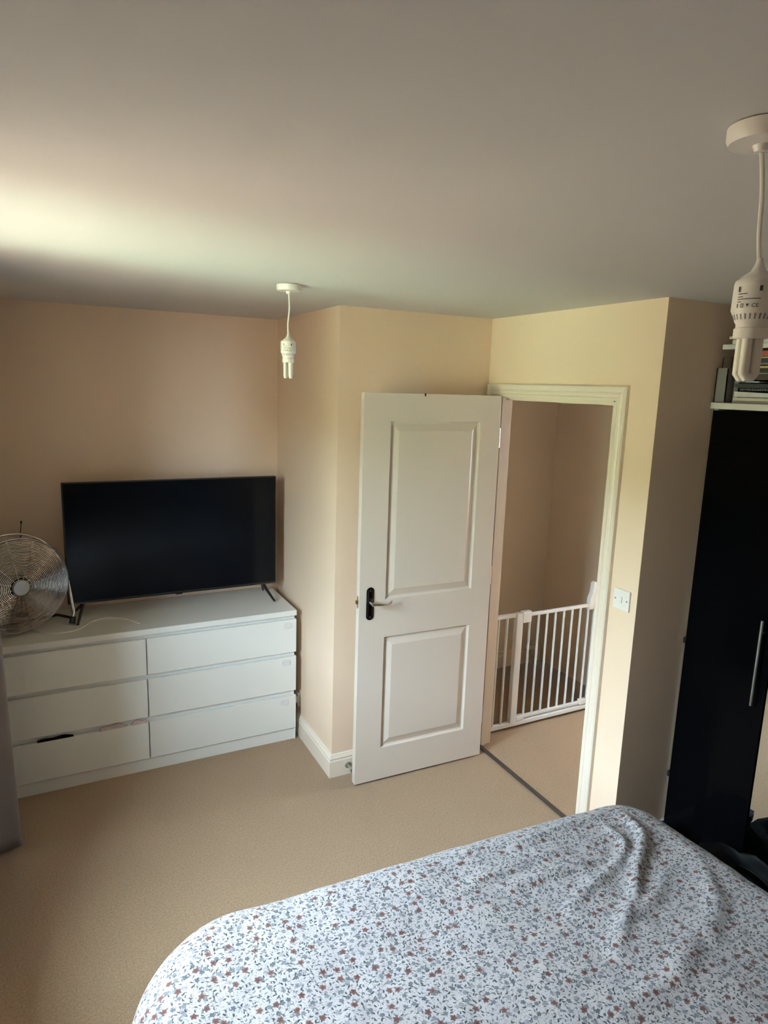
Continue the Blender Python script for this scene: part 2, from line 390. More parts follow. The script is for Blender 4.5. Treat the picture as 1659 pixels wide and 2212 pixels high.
mb.prism(pl, (.0015, 0, 0)).box(fx(0)-.011, HY+.011, .977, fx(0), HY+.023, .993)
mb.build('latch', 'brass', dr)
B(fx(.315), HY-.002, 1.982, fx(.322), HY+.004, 1.9955).build('hook', 'dchrome', dr)
for z in (.25, 1.05, 1.78): MB().tube([(HX+.006, HY+.012, z-.05), (HX+.006, HY+.012, z+.05)], .006, 10).build('hinge', 'steel', dr)
dr.rotation_euler.z = math.radians(-1.3)

# door stop on the skirting
ds = MB().tube([(.085, -.018, .055), (.085, -.024, .055), (.085, -.030, .055), (.085, -.065, .055), (.085, -.068, .055), (.085, -.082, .055)], [.017, .017, .007, .007, .012, .012], 14).build('door_stop', 'steel', None, smooth=True)
tag(ds, 'small steel door stop screwed to the skirting behind the open door', 'door stop')

# ------------------------------------------------------------------ light switch
sw = thing('light_switch', (XD-.005, -1.033, 1.181), 'white single light switch on the wall right of the doorway', 'light switch')
B(XD-.009, -1.076, 1.138, XD, -.990, 1.224).build('plate', 'plast', sw, bevel=.002)
B(XD-.013, -1.039, 1.168, XD-.008, -1.027, 1.194).build('rocker', 'plast', sw, bevel=.0015)
for y in (-1.0635, -1.0025): MB().lathe([(.0035, 0), (.0035, -.0012)], (XD-.009, y, 1.181), 'X', 12).build('screw', 'grey', sw)

# ------------------------------------------------------------------ chest of drawers
DXR, DYF = -.045, .427
dres = thing('chest_of_drawers', (DXR-.8, DYF+.24, 0), 'long white six drawer chest under the television', 'chest of drawers')
x0, x1 = DXR-1.6, DXR
mb = B(x0+.006, DYF+.02, 0, x0+.026, DYF+.475, .752).box(x1-.026, DYF+.02, 0, x1-.006, DYF+.475, .752).box(DXR-.81, DYF+.02, .06, DXR-.79, DYF+.47, .752)
mb.box(x0+.02, DYF+.46, .02, x1-.02, DYF+.47, .752)
mb.build('carcass', 'white', dres)
B(x0, DYF-.002, .752, x1, DYF+.480, .783).build('top_board', 'white', dres, bevel=.002)
B(x0+.006, DYF+.014, 0, x1-.006, DYF+.03, .080).build('plinth', 'white', dres)
B(x0+.0005, DYF+.006, 0, x0+.006, DYF+.06, .07).build('foot', 'white', dres); B(x1-.006, DYF+.006, 0, x1-.0005, DYF+.06, .07).build('foot', 'white', dres)
rows = [(.538, .730), (.306, .512), (.074, .279)]
for i, (z0, z1) in enumerate(rows):
    for side in (0, 1):
        a, b = (x0, DXR-.802) if side == 0 else (DXR-.798, x1)
        if i == 2 and side == 0: z1 -= .004
        fr = B(a+.001, DYF, z0, b-.001, DYF+.018, z1).build('drawer_front', 'white', dres, bevel=.0015)
        B(a+.03, DYF+.024, z0+.03, b-.03, DYF+.44, z1-.05).build('drawer_box', 'white', fr)
        if side == 1:
            cx, cz = b-.052-.012*i*.7, z1-.032
            pts = []
            for k in range(28):
                an = 2*PI*k/28; ca, sa = math.cos(an), math.sin(an)
                pts.append((cx+.022*math.copysign(abs(ca)**.5, ca), DYF-.004, cz+.016*math.copysign(abs(sa)**.5, sa)))
            lk = MB().prism(pts, (0, .004, 0)).build('lock_pad', 'lock', fr, bevel=.001)
            lk['label'] = 'stuck-on child lock pad'
    B(x0+.02, DYF+.0225, z1-.012, x1-.02, DYF+.040, z1+.030).build('rail', 'white', dres)

# cloth peeping out of the bottom left drawer
def rag(name, m, label, x0, x1, z, hgt, seed, n=22):
    random.seed(seed); rows = []
    for j, (dy, dz) in enumerate(((.014, -.05), (.006, -.003), (-.001, .0), (.004, .006), (.020, .0))):
        row = []
        for i in range(n):
            u = i/(n-1); e = math.sin(PI*u)**.6
            row.append((x0+(x1-x0)*u, DYF+.004+dy, z + (dz if j < 3 else dz + hgt*e*(.7+.3*math.sin(9*u+seed)))))
        rows.append(row)
    o = MB().strip(rows).build(name, m, None, smooth=True)
    so = o.modifiers.new('thick', 'SOLIDIFY'); so.thickness = .002
    return tag(o, label, 'clothing')
rag('garment', 'bag', 'black garment peeping out of the bottom left drawer near the curtain', -1.36, -1.20, .2755, .012, 1)
rag('garment', 'pinkc', 'pale pink garment with a dark spot poking from the bottom left drawer', -1.08, -.95, .2755, .018, 2)
rag('garment', 'pinkc', 'pale patterned garment at the right end of the bottom left drawer gap', -.93, -.855, .2755, .018, 5)

# ------------------------------------------------------------------ television
tv = thing('television', (-.632, .72, .783), 'large black flat television standing on the white chest', 'television')
tx0, tx1, tz0, tz1, ty = -1.187, -.077, .868, 1.500, .700
B(tx0, ty, tz0, tx1, ty+.028, tz1).build('casing', 'blackp', tv, bevel=.003)
B(tx0+.15, ty+.028, tz0+.02, tx1-.15, ty+.075, tz1-.22).build('rear_housing', 'blackp', tv, bevel=.01)
B(tx0+.007, ty-.0015, tz0+.012, tx1-.007, ty+.001, tz1-.006).build('screen', 'screen', tv)
B(tx0+.002, ty-.003, tz0-.001, tx1-.002, ty+.004, tz0+.004).build('bottom_trim', 'dchrome', tv)
B(-.632-.018, ty-.003, tz0-.007, -.632+.018, ty+.006, tz0+.004).build('sensor_tab', 'blackp', tv, bevel=.001)
for lx, s in ((-.155, 1), (-1.11, -1)):
    mb = MB().tube([(lx-s*.0, ty+.02, tz0+.01), (lx+s*.012, ty-.015, tz0-.025), (lx+s*.038, ty-.098, .7905)], [.010, .009, .0065], 8)
    mb.tube([(lx, ty+.02, tz0+.01), (lx+s*.012, ty+.05, tz0-.025), (lx+s*.038, ty+.13, .7905)], [.010, .009, .0065], 8)
    mb.build('leg', 'blackp', tv, smooth=True)

# ------------------------------------------------------------------ floor fan on the chest
FC = Vector((-1.415, .600, 1.035)); FR = .236
fan = thing('fan', (FC.x, FC.y, .783), 'round chrome drum fan with wire guard at the left end of the chest', 'fan')
G = D.objects.new('head', None)
mb = MB()
mb.torus(FC+Vector((0, .03, 0)), FR, .0055, seg=80, ms=8); mb.torus(FC+Vector((0, -.055, 0)), FR-.006, .0035, seg=80)
guard_y = lambda r: -.055 - .035*math.sqrt(max(0, 1-(r/FR)**2))
nr = 25
for i in range(nr):
    r = .050 + (FR-.014-.050)*i/(nr-1)
    mb.torus(FC+Vector((0, guard_y(r), 0)), r, .0018, seg=72, ms=5)
def spoke(a, y0=0):
    return [FC+Vector((r*math.cos(a), guard_y(r)+.002, r*math.sin(a))) for r in (.03, .07, .11, .15, .19, .215, .230)]
for k in range(12): mb.tube(spoke(2*PI*k/12+.18), .0019, 5)
# side wires and back guard
for k in range(24):
    a = 2*PI*k/24; d = Vector((math.cos(a), 0, math.sin(a)))
    mb.tube([FC+d*(FR-.006)+Vector((0, -.055, 0)), FC+d*FR+Vector((0, .03, 0))], .0014, 4)
    mb.tube([FC+d*FR+Vector((0, .03, 0)), FC+d*.16+Vector((0, .085, 0)), FC+d*.05+Vector((0, .10, 0))], .0014, 4)
for i in range(9): r = .07+.018*i; mb.torus(FC+Vector((0, .03+.07*math.sqrt(1-(r/FR)**2), 0)), r, .0012, seg=56, ms=4)
gd = mb.build('guard', 'chrome', fan, smooth=True)
bz = MB().lathe([(.005, -.010), (.034, -.009), (.039, -.004), (.040, .004), (.036, .010)], FC+Vector((0, guard_y(0), 0)), 'Y', 36).build('badge', 'steel', fan, smooth=True)
hub = MB().lathe([(.034, -.05), (.040, -.04), (.040, .0)], FC+Vector((0, 0, 0)), 'Y', 28).build('hub', 'blackp', fan, smooth=True)
MB().lathe([(.055, .03), (.065, .04), (.065, .13), (.05, .145)], FC, 'Y', 28).build('motor', 'blackp', fan, smooth=True)
blade_angles = (92, 206, 321)
for k in blade_angles:
    a = math.radians(k); rows = []
    for i in range(9):
        t = i/8; r = .048 + .150*t; hw = .030 + .040*math.sin(min(1, t*1.15)*PI*.55)
        if i == 8: hw *= .86
        row = []
        for j in range(9):
            s_ = j/8*2-1; off = s_*hw + .022*t; y = -.018 + s_*(.030-.010*t) + .006*(1-s_*s_)
            rr = r + .012*(1-s_*s_)*t
            row.append(FC + Vector((rr*math.cos(a)-off*math.sin(a), y, rr*math.sin(a)+off*math.cos(a))))
        rows.append(row)
    b_ = MB().strip(rows).build('blade', 'alu', fan, smooth=True)
    so = b_.modifiers.new('thick', 'SOLIDIFY'); so.thickness = .0018
# tube stand
for s in (1, -1):
    px = s*(FR+.018)
    pts = [(FC.x+px, FC.y+.03, FC.z+.02), (FC.x+px+s*.002, FC.y+.02, FC.z-.03), (FC.x+px+s*.006, FC.y-.005, FC.z-.13), (FC.x+px+s*.004, FC.y-.03, FC.z-.20), (FC.x+px-s*.012, FC.y-.045, FC.z-.232)]
    MB().tube(pts, .009, 10).build('stand_tube', 'chrome', fan, smooth=True)
    MB().tube([(FC.x+px-s*.004, FC.y-.044, .822), (FC.x+px-s*.014, FC.y-.050, .7885)], [.013, .0155], 12).build('foot', 'blackp', fan, smooth=True)
    MB().tube([(FC.x+px-s*.004, FC.y-.040, .806), (FC.x+px, FC.y+.02, .800), (FC.x+px-s*.02, FC.y+.12, .7915)], .007, 8).build('stand_tube', 'blackp', fan, smooth=True)
    MB().tube([(FC.x+s*FR, FC.y+.03, FC.z+.02), (FC.x+px+s*.018, FC.y+.03, FC.z+.02)], [.006, .013], 12).build('knob', 'steel', fan, smooth=True)
MB().tube([(FC.x-FR, FC.y+.12, .7915), (FC.x+FR, FC.y+.12, .7915)], .007, 8).build('cross_bar', 'blackp', fan)
fan.rotation_euler.z = math.radians(20)

ant = thing('antenna', (-1.40, .87, .783), 'thin dark rod with rounded tip rising behind the fan', 'antenna')
MB().lathe([(.03, 0), (.03, .008), (.008, .014)], (-1.40, .87, .783), 'Z', 20).build('base', 'blackp', ant, smooth=True)
MB().tube([(-1.40, .87, .79), (-1.396, .868, 1.10), (-1.377, .86, 1.277)], .0022, 6).build('rod', 'dchrome', ant)
MB().lathe([(.001, -.008), (.005, -.004), (.005, .004), (.001, .008)], (-1.376, .86, 1.283), 'Z', 10).build('tip', 'blackp', ant, smooth=True)

def smooth_path(pts, n=6):
    out = []; P = [Vector(p) for p in pts]
    for i in range(len(P)-1):
        a, b, c, d = P[max(i-1, 0)], P[i], P[i+1], P[min(i+2, len(P)-1)]
        for k in range(n):
            t = k/n; out.append(.5*((2*b)+(c-a)*t+(2*a-5*b+4*c-d)*t*t+(3*b-a-3*c+d)*t**3))
    out.append(P[-1]); return out
cb = MB().tube(smooth_path([(-1.40, .70, .7855), (-1.344, .612, .7855), (-1.292, .55, .7855), (-1.221, .521, .7855), (-1.143, .544, .7855), (-1.084, .635, .7855), (-1.009, .665, .7855), (-.923, .615, .7855), (-.862, .515, .7855)]), .003, 6).build('cable', 'cable', None, smooth=True)
tag(cb, 'thin white cable snaking over the top of the white chest', 'cable')
pg = thing('plug_socket', (-.001, .53, .20), 'small white socket on the wall in the gap right of the chest', 'socket')
B(-.009, .49, .165, 0, .575, .25).build('plate', 'plast', pg, bevel=.002)
B(-.035, .50, .185, -.009, .545, .23).build('plug', 'plast', pg, bevel=.004)

# ------------------------------------------------------------------ pendant lights
def text_bend(word, size, c, r, ang, z, m, parent, name):
    cu = D.curves.new('t', 'FONT'); cu.body = word; cu.size = size; cu.align_x = 'CENTER'
    ob = D.objects.new('t', cu); COL.objects.link(ob)
    dg = bpy.context.evaluated_depsgraph_get(); me = D.meshes.new_from_object(ob.evaluated_get(dg))
    D.objects.remove(ob); D.curves.remove(cu)
    bm = bmesh.new(); bm.from_mesh(me); D.meshes.remove(me)
    for v in bm.verts:
        a = ang + v.co.x / r
        v.co = Vector((c[0]+r*math.cos(a), c[1]+r*math.sin(a), z+v.co.y))
    mb = MB(); mb.b.free(); mb.b = bm
    return mb.build(name, m, parent)
def arcbar(mb, c, r, a0, a1, z0, z1, n=8):
    mb.strip([[(c[0]+r*math.cos(a0+(a1-a0)*k/n), c[1]+r*math.sin(a0+(a1-a0)*k/n), z) for k in range(n+1)] for z in (z0, z1)])
def pendant(name, cx, cy, ztop, sc, label, lean, ang, cam_dir):
    """ceiling rose, flex, lamp holder and a compact fluorescent lamp whose housing top is at ztop"""
    r = thing(name, (cx, cy, H), label, 'pendant light')
    MB().lathe([(.040*1, 0), (.0455, -.002), (.0455, -.016), (.042, -.0235), (.012, -.0255), (.009, -.034), (.004, -.035)], (cx, cy, H), 'Z', 48).build('ceiling_rose', 'plast', r, smooth=True)
    bx, by = cx+lean[0], cy+lean[1]
    top = Vector((cx, cy, H-.03)); bot = Vector((bx, by, ztop+.022))
    MB().tube(smooth_path([top, top.lerp(bot, .35)+Vector((.003, 0, 0)), top.lerp(bot, .75)-Vector((.002, 0, 0)), bot]), .0032, 8).build('flex', 'plast', r, smooth=True)
    c = (bx, by, ztop); R = .0285*sc
    MB().lathe([(.004, .030), (.0055, .022), (.010*sc, .013), (.020*sc, .006), (.0255*sc, 0)], c, 'Z', 36).build('lamp_holder', 'plast', r, smooth=True)
    L = MB().lathe([(R-.003, .001), (R-.0005, -.002), (R, -.006), (R+.0006, -.036), (R+.0008, -.040), (.0225*sc, -.056), (.0205*sc, -.059), (.0205*sc, -.064), (.0225*sc, -.065), (.0225*sc, -.078), (.020*sc, -.079)], c, 'Z', 48).build('lamp', 'plast', r, smooth=True)
    mb = MB()                                                            # ventilation slots
    for k in range(26):
        a = 2*PI*k/26
        def q(rr, z, da): return (bx+rr*math.cos(a+da), by+rr*math.sin(a+da), ztop+z)
        mb.strip([[q(R-.0006, -.0425, -.06), q(R-.0006, -.0425, .05)], [q(.0236*sc+.0006, -.0535, -.06), q(.0236*sc+.0006, -.0535, .02)]])
    mb.build('vent_slot', 'grey', L)['kind'] = 'stuff'
    for k in range(2):                                                   # two folded tubes
        a = ang + PI*k; ox, oy = .0098*sc*math.cos(a), .0098*sc*math.sin(a); tx, ty = -math.sin(a), math.cos(a)
        g = .0075*sc; z0, z1 = ztop-.078, ztop-.132
        pts = [(bx+ox+tx*g, by+oy+ty*g, z0), (bx+ox+tx*g, by+oy+ty*g, z1+.004), (bx+ox+tx*g*.6, by+oy+ty*g*.6, z1), (bx+ox-tx*g*.6, by+oy-ty*g*.6, z1), (bx+ox-tx*g, by+oy-ty*g, z1+.004), (bx+ox-tx*g, by+oy-ty*g, z0)]
        MB().tube(pts, .0066*sc, 12).build('tube', 'tube', r, smooth=True)
    rr = R+.0012; mb = MB()
    for a0, a1, z0, z1 in ((-.62, -.52, -.010, -.017), (.33, .46, -.010, -.017), (-.60, -.15, -.0195, -.0205), (-.62, -.35, -.0235, -.0245), (-.62, .42, -.0265, -.0275), (-.62, -.42, -.030, -.031)):
        arcbar(mb, c, rr, cam_dir+a0, cam_dir+a1, ztop+z0, ztop+z1)
    q0 = cam_dir-.42                                                      # square, triangle
    for a0, a1, z0, z1 in ((q0, q0+.13, -.0330, -.0338), (q0, q0+.13, -.0375, -.0383), (q0, q0+.03, -.0330, -.0383), (q0+.10, q0+.13, -.0330, -.0383), (-.62+cam_dir, -.56+cam_dir, -.033, -.0383)):
        arcbar(mb, c, rr, a0, a1, ztop+z0, ztop+z1, 3)
    a0 = cam_dir-.18
    mb.b.faces.new([mb.b.verts.new((bx+rr*math.cos(a), by+rr*math.sin(a), ztop+z)) for a, z in ((a0, -.0335), (a0+.14, -.0335), (a0+.07, -.0380))])
    mb.build('print', 'ink', L)
    text_bend('CE', .0075, c, rr, cam_dir+.22, ztop-.0385, 'ink', L, 'print')
    return r
pendant('pendant_light', -.406, -.466, 2.178, 1.0, 'bare energy saving lamp on a short flex hanging in front of the corner', (-.001, 0), -.6, math.atan2(-2.9467+.466, -1.2553+.406))
pendant('pendant_light', -.364, -2.300, 2.182, 1.0, 'bare energy saving lamp hanging close up at the right edge of the view', (.012, -.010), 1.0, math.atan2(-2.9467+2.3, -1.2553+.36)-.2)

# ------------------------------------------------------------------ baby gate on the landing
gt = thing('safety_gate', (1.4, .02, 0), 'white metal barred safety gate across the landing', 'safety gate')
gy = .02
B(.965, gy-.012, .716, 1.16, gy+.012, .738).build('top_rail', 'gatew', gt, bevel=.003)
B(.965, gy-.014, .020, 1.86, gy+.014, .046).build('bottom_rail', 'gatew', gt, bevel=.003)
B(.962, gy-.012, .02, .984, gy+.012, .738).build('post', 'gatew', gt, bevel=.003)
B(1.165, gy-.016, .03, 1.212, gy+.016, .738).build('post', 'gatew', gt, bevel=.004)
B(1.785, gy-.016, .03, 1.815, gy+.016, .736).build('post', 'gatew', gt, bevel=.004)
B(1.26, gy-.009, .708, 1.755, gy+.009, .728).build('top_rail', 'gatew', gt, bevel=.003)
B(1.235, gy-.009, .056, 1.765, gy+.009, .076).build('bottom_rail', 'gatew', gt, bevel=.003)
for x in (1.043, 1.105): MB().tube([(x, gy, .03), (x, gy, .72)], .0075, 10).build('bar', 'gatew', gt, smooth=True)
for i in range(8):
    x = 1.274 + .0659*i
    MB().tube([(x, gy, .066), (x, gy, .72)], .0068, 10).build('bar', 'gatew', gt, smooth=True)
B(1.205, gy-.018, .675, 1.272, gy+.014, .745).build('hinge', 'gatew', gt, bevel=.005)
B(1.21, gy-.018, .05, 1.27, gy+.014, .080).build('hinge', 'gatew', gt, bevel=.005)
B(1.72, gy-.018, .054, 1.775, gy+.014, .088).build('hinge', 'gatew', gt, bevel=.005)
mb = MB().prism([(1.725, gy-.016, .690), (1.795, gy-.016, .690), (1.800, gy-.016, .735), (1.785, gy-.016, .790), (1.786, gy-.016, .850), (1.778, gy-.016, .866), (1.762, gy-.016, .870), (1.748, gy-.016, .860), (1.744, gy-.016, .800), (1.728, gy-.016, .765)], (0, .032, 0))
hd = mb.build('latch_handle', 'gatew', gt, bevel=.006, seg=3); hd['label'] = 'pale plastic lift latch'
B(1.772, gy-.020, .700, 1.784, gy-.015, .716).build('latch_slot', 'blackp', hd)
for z in (.07, .70): MB().tube([(1.812, gy, z), (1.88, gy, z), (1.8805, gy, z), (1.90, gy, z)], [.006, .006, .018, .018], 12).build('pressure_bolt', 'gatew', gt)
pa = thing('plug_adaptor', (1.97, .775, .06), 'small white plug adaptor low in the far landing corner behind the gate bars', 'plug')
B(1.945, .755, .06, 2.005, .782, .115).build('body', 'plast', pa, bevel=.006)
B(1.90, .745, .115, 1.955, .782, .150).build('cap', 'plast', pa, bevel=.006)

# ------------------------------------------------------------------ wardrobe
WX, WZT = 1.16, 1.975
wd = thing('wardrobe', (WX+.3, -1.9, 0), 'tall wardrobe with black gloss and mirrored doors beside the bed', 'wardrobe')
ya, yb = -1.112, -2.62
mb = B(WX+.022, ya-.018, 0, XR-.02, ya, WZT).box(WX+.022, yb, 0, XR-.02, yb+.018, WZT).box(XR-.03, yb, 0, XR-.02, ya, WZT).box(WX+.022, yb, 0, XR-.02, ya, .06)
mb.build('carcass', 'white', wd)
B(WX-.004, yb, WZT, XR-.02, ya+.001, 2.0).build('top_board', 'white', wd, bevel=.002)
dwid = .3765
for i in range(4):
    y1 = ya - .012 - dwid*i; y0 = y1 - dwid + .004
    if i == 1:
        d_ = B(WX+.004, y0, .07, WX+.02, y1, WZT-.006).build('door', 'blackp', wd); d_['label'] = 'mirrored door'
        B(WX, y0+.001, .072, WX+.005, y1-.0025, WZT-.008).build('mirror', 'mirror', d_)
    else:
        d_ = B(WX, y0, .07, WX+.02, y1, WZT-.006).build('door', 'black', wd, bevel=.001)
    if i != 1:
        hy = y0+.035 if i % 2 == 0 else y1-.035
        mb = MB().tube([(WX-.026, hy, .850), (WX-.026, hy, 1.195)], .0055, 10)
        for z in (.90, 1.145): mb.tube([(WX-.026, hy, z), (WX, hy, z)], .004, 8)
        h_ = mb.build('handle', 'steel', d_, smooth=True); h_['label'] = 'slim steel bar handle'
B(WX+.03, yb+.01, 0, WX+.045, ya-.01, .068).build('plinth', 'blackp', wd)
for z in (.36, .99): B(WX-.003, ya-.0155, z-.012, WX+.02, ya-.0035, z+.012).build('bumper', 'blackp', wd)

# ------------------------------------------------------------------ things on top of the wardrobe
def sheet(name, m, label, cat, y0, y1, z0, z1, x0=1.17, x1=1.40, wave=0.0, seed=0, group=None):
    random.seed(seed); n = 14; lo, hi = [], []
    for i in range(n):
        u = i/(n-1); y = y1 + (y0-y1)*u; dz = wave*(math.sin(5*u+seed) * .6 + math.sin(11*u+seed*2)*.3) * (1-.3*u)
        lo.append((y, z0)); hi.append((y, z1 + dz))
    bm = MB(); vs = []
    prof = lo + [(y, z) for y, z in reversed(hi)]
    bm.prism([(x0, y, z) for y, z in prof], (x1-x0, 0, 0))
    o = bm.build(name, m, None, bevel=0)
    return tag(o, label, cat, group)
o = thing('magazine_file', (1.20, -1.14, 2.0), 'grey card magazine file at the left end of the papers on the wardrobe', 'file box')
B(1.162, -1.168, 2.001, 1.40, -1.118, 2.004).build('base', 'grey', o)
B(1.162, -1.168, 2.003, 1.166, -1.118, 2.135).build('front', 'grey', o)
B(1.162, -1.122, 2.003, 1.40, -1.118, 2.135).build('side', 'paper', o); B(1.162, -1.168, 2.003, 1.40, -1.164, 2.135).build('side', 'grey', o)
wr = MB().tube([(1.19, -1.120, 2.006), (1.19, -1.120, 2.178), (1.19, -1.160, 2.178), (1.19, -1.160, 2.006)], .0016, 6).build('wire_divider', 'blackp', None)
wr.location.x = .0; tag(wr, 'thin black wire loop standing up out of the grey magazine file', 'wire')
org = thing('paper_rack', (1.30, -1.42, 2.0), 'pale shelf rack holding stacked papers on top of the wardrobe', 'rack')
B(1.165, -1.72, 2.207, 1.46, -1.128, 2.226).build('shelf', 'white', org, bevel=.002)
B(1.20, -1.192, 2.001, 1.46, -1.173, 2.207).build('upright', 'grey', org); B(1.165, -1.72, 2.001, 1.46, -1.702, 2.207).build('upright', 'grey', org)
yA, yE = -1.200, -1.690
sheet('letter_tray', 'grey', 'grey flat tray at the very bottom of the paper stack on the wardrobe', 'tray', yE, yA+.004, 2.001, 2.009)
sheet('paper_sheaf', 'cream', 'cream paper sheaf directly on the grey tray on the wardrobe', 'papers', yE, yA+.002, 2.010, 2.022, wave=.001, seed=2)
sheet('paper_sheaf', 'paper', 'rumpled white paper sheaf above the cream sheaf on the wardrobe', 'papers', yE, yA, 2.0245, 2.040, wave=.006, seed=1)
nb = thing('notebook', (1.28, -1.45, 2.050), 'spiral bound notebook in the middle of the paper stack on the wardrobe', 'notebook')
B(1.175, yE, 2.049, 1.39, yA-.02, 2.053).build('cover', 'dfold', nb)
mb = MB()
for k in range(46): mb.torus((1.172, yA-.024-.0102*k, 2.0535), .0042, .0009, 'Y', 10, 4)
mb.build('spiral', 'paper', nb)['kind'] = 'stuff'
sheet('folder', 'dfold', 'dark green folder lying on the spiral notebook', 'folder', yE, yA+.003, 2.060, 2.076, wave=.003, seed=3)
sheet('paper_sheaf', 'paper', 'single curled white leaflet sticking out above the dark green folder', 'papers', yA-.10, yA-.01, 2.080, 2.083, x0=1.168, wave=.005, seed=4)
sheet('folder', 'bfold', 'thick brown black folder halfway up the paper stack', 'folder', yE, yA+.004, 2.090, 2.112, wave=.001, seed=5)
sheet('paper_sheaf', 'paper', 'thin white sheet between the two thick dark folders on the wardrobe', 'papers', yE, yA+.003, 2.1135, 2.1155)
sheet('folder', 'dfold', 'dark folder just under the yellow folder on the wardrobe', 'folder', yE, yA+.004, 2.117, 2.130)
sheet('folder', 'yellow', 'mustard yellow folder in the upper part of the paper stack', 'folder', yE, yA+.006, 2.1330, 2.1385, x0=1.166, wave=.004, seed=6)
sheet('paper_sheaf', 'grey', 'grey paper sheaf on top of the yellow folder', 'papers', yE, yA, 2.146, 2.153)
sheet('folder', 'dfold', 'dark folder below the red folder under the rack shelf', 'folder', yE, yA-.01, 2.154, 2.170)
sheet('paper_sheaf', 'cream', 'thin cream sheet right under the red folder', 'papers', yE, yA-.008, 2.171, 2.175)
sheet('folder', 'red', 'brick red folder just below the white rack shelf', 'folder', yE, yA-.07, 2.177, 2.198)
sheet('paper_sheaf', 'paper', 'white paper sheaf lying on the rack shelf', 'papers', yE, -1.165, 2.227, 2.240, wave=.004, seed=8)
sheet('magazine', 'cream', 'cream magazine on the white sheaf on the rack shelf', 'magazine', yE, -1.150, 2.2465, 2.256, wave=.004, seed=9)
sheet('paper_sheaf', 'paper', 'white sheaf near the top of the pile on the rack shelf', 'papers', yE, -1.24, 2.262, 2.272, wave=.002, seed=3)
sheet('folder', 'red', 'dark red folder at the top of the pile under the ceiling', 'folder', yE, -1.26, 2.276, 2.284)
sheet('envelope', 'cream', 'brown envelope topmost on the wardrobe pile', 'envelope', yE, -1.27, 2.286, 2.296, wave=.006, seed=4)

# ------------------------------------------------------------------ bed and duvet
BX0, BX1, BYF, BYH = -1.02, .47, -1.50, -3.45
bed = thing('bed', ((BX0+BX1)/2, -2.4, 0), 'double bed carrying the floral duvet, foot towards the doorway', 'bed')
B(BX0+.02, BYH, .05, BX1-.02, BYF-.02, .30).build('base', 'basew', bed, bevel=.02)
B(BX0+.02, BYH, .30, BX1-.02, BYF-.02, .52).build('mattress', 'matt', bed, bevel=.05, seg=4)
B(BX0-.02, BYH-.06, 0, BX1+.02, BYH, 1.05).build('headboard', 'basew', bed, bevel=.02)
for x in (BX0+.1, BX1-.1):
    for y in (BYH+.1, BYF-.12): MB().tube([(x, y, 0), (x, y, .06)], .025, 12).build('leg', 'blackp', bed)

RIDGES = [
 ([(0.419,-1.532),(0.411,-1.612),(0.375,-1.658),(0.319,-1.696),(0.256,-1.737),(0.17,-1.809),(.05,-1.87)], .016, .018),
 ([(0.324,-1.555),(0.322,-1.617),(0.296,-1.654),(0.211,-1.697),(0.143,-1.714),(0.06,-1.731),(-0.05,-1.767)], .013, .016),
 ([(0.401,-1.613),(0.344,-1.665),(0.267,-1.703),(0.182,-1.742)], .007, .012),
 ([(0.222,-1.652),(0.064,-1.639),(-0.04,-1.63),(-0.173,-1.624)], .010, .018),
 ([(0.338,-1.489),(0.2,-1.487),(0.076,-1.488),(-0.047,-1.497)], .008, .016),
 ([(0.323,-1.788),(0.183,-1.85),(0.071,-1.864),(-.05,-1.95)], .009, .024),
 ([(0.46,-1.80),(.36,-1.93),(.20,-2.02)], .008, .030),
 ([(0.10,-1.56),(-.10,-1.56),(-.30,-1.58)], .006, .022),
 ([(0.25,-1.96),(.05,-2.05),(-.2,-2.06)], .007, .035)]
def pl_dist(p, pts):
    best = 9e9; tt = 0; n = len(pts)-1
    for i in range(n):
        ax, ay = pts[i]; bx, by = pts[i+1]; dx, dy = bx-ax, by-ay
        t = max(0, min(1, ((p[0]-ax)*dx+(p[1]-ay)*dy)/(dx*dx+dy*dy)))
        q = math.hypot(p[0]-ax-dx*t, p[1]-ay-dy*t)
        if q < best: best = q; tt = (i+t)/n
    return best, tt
from mathutils import noise as MN
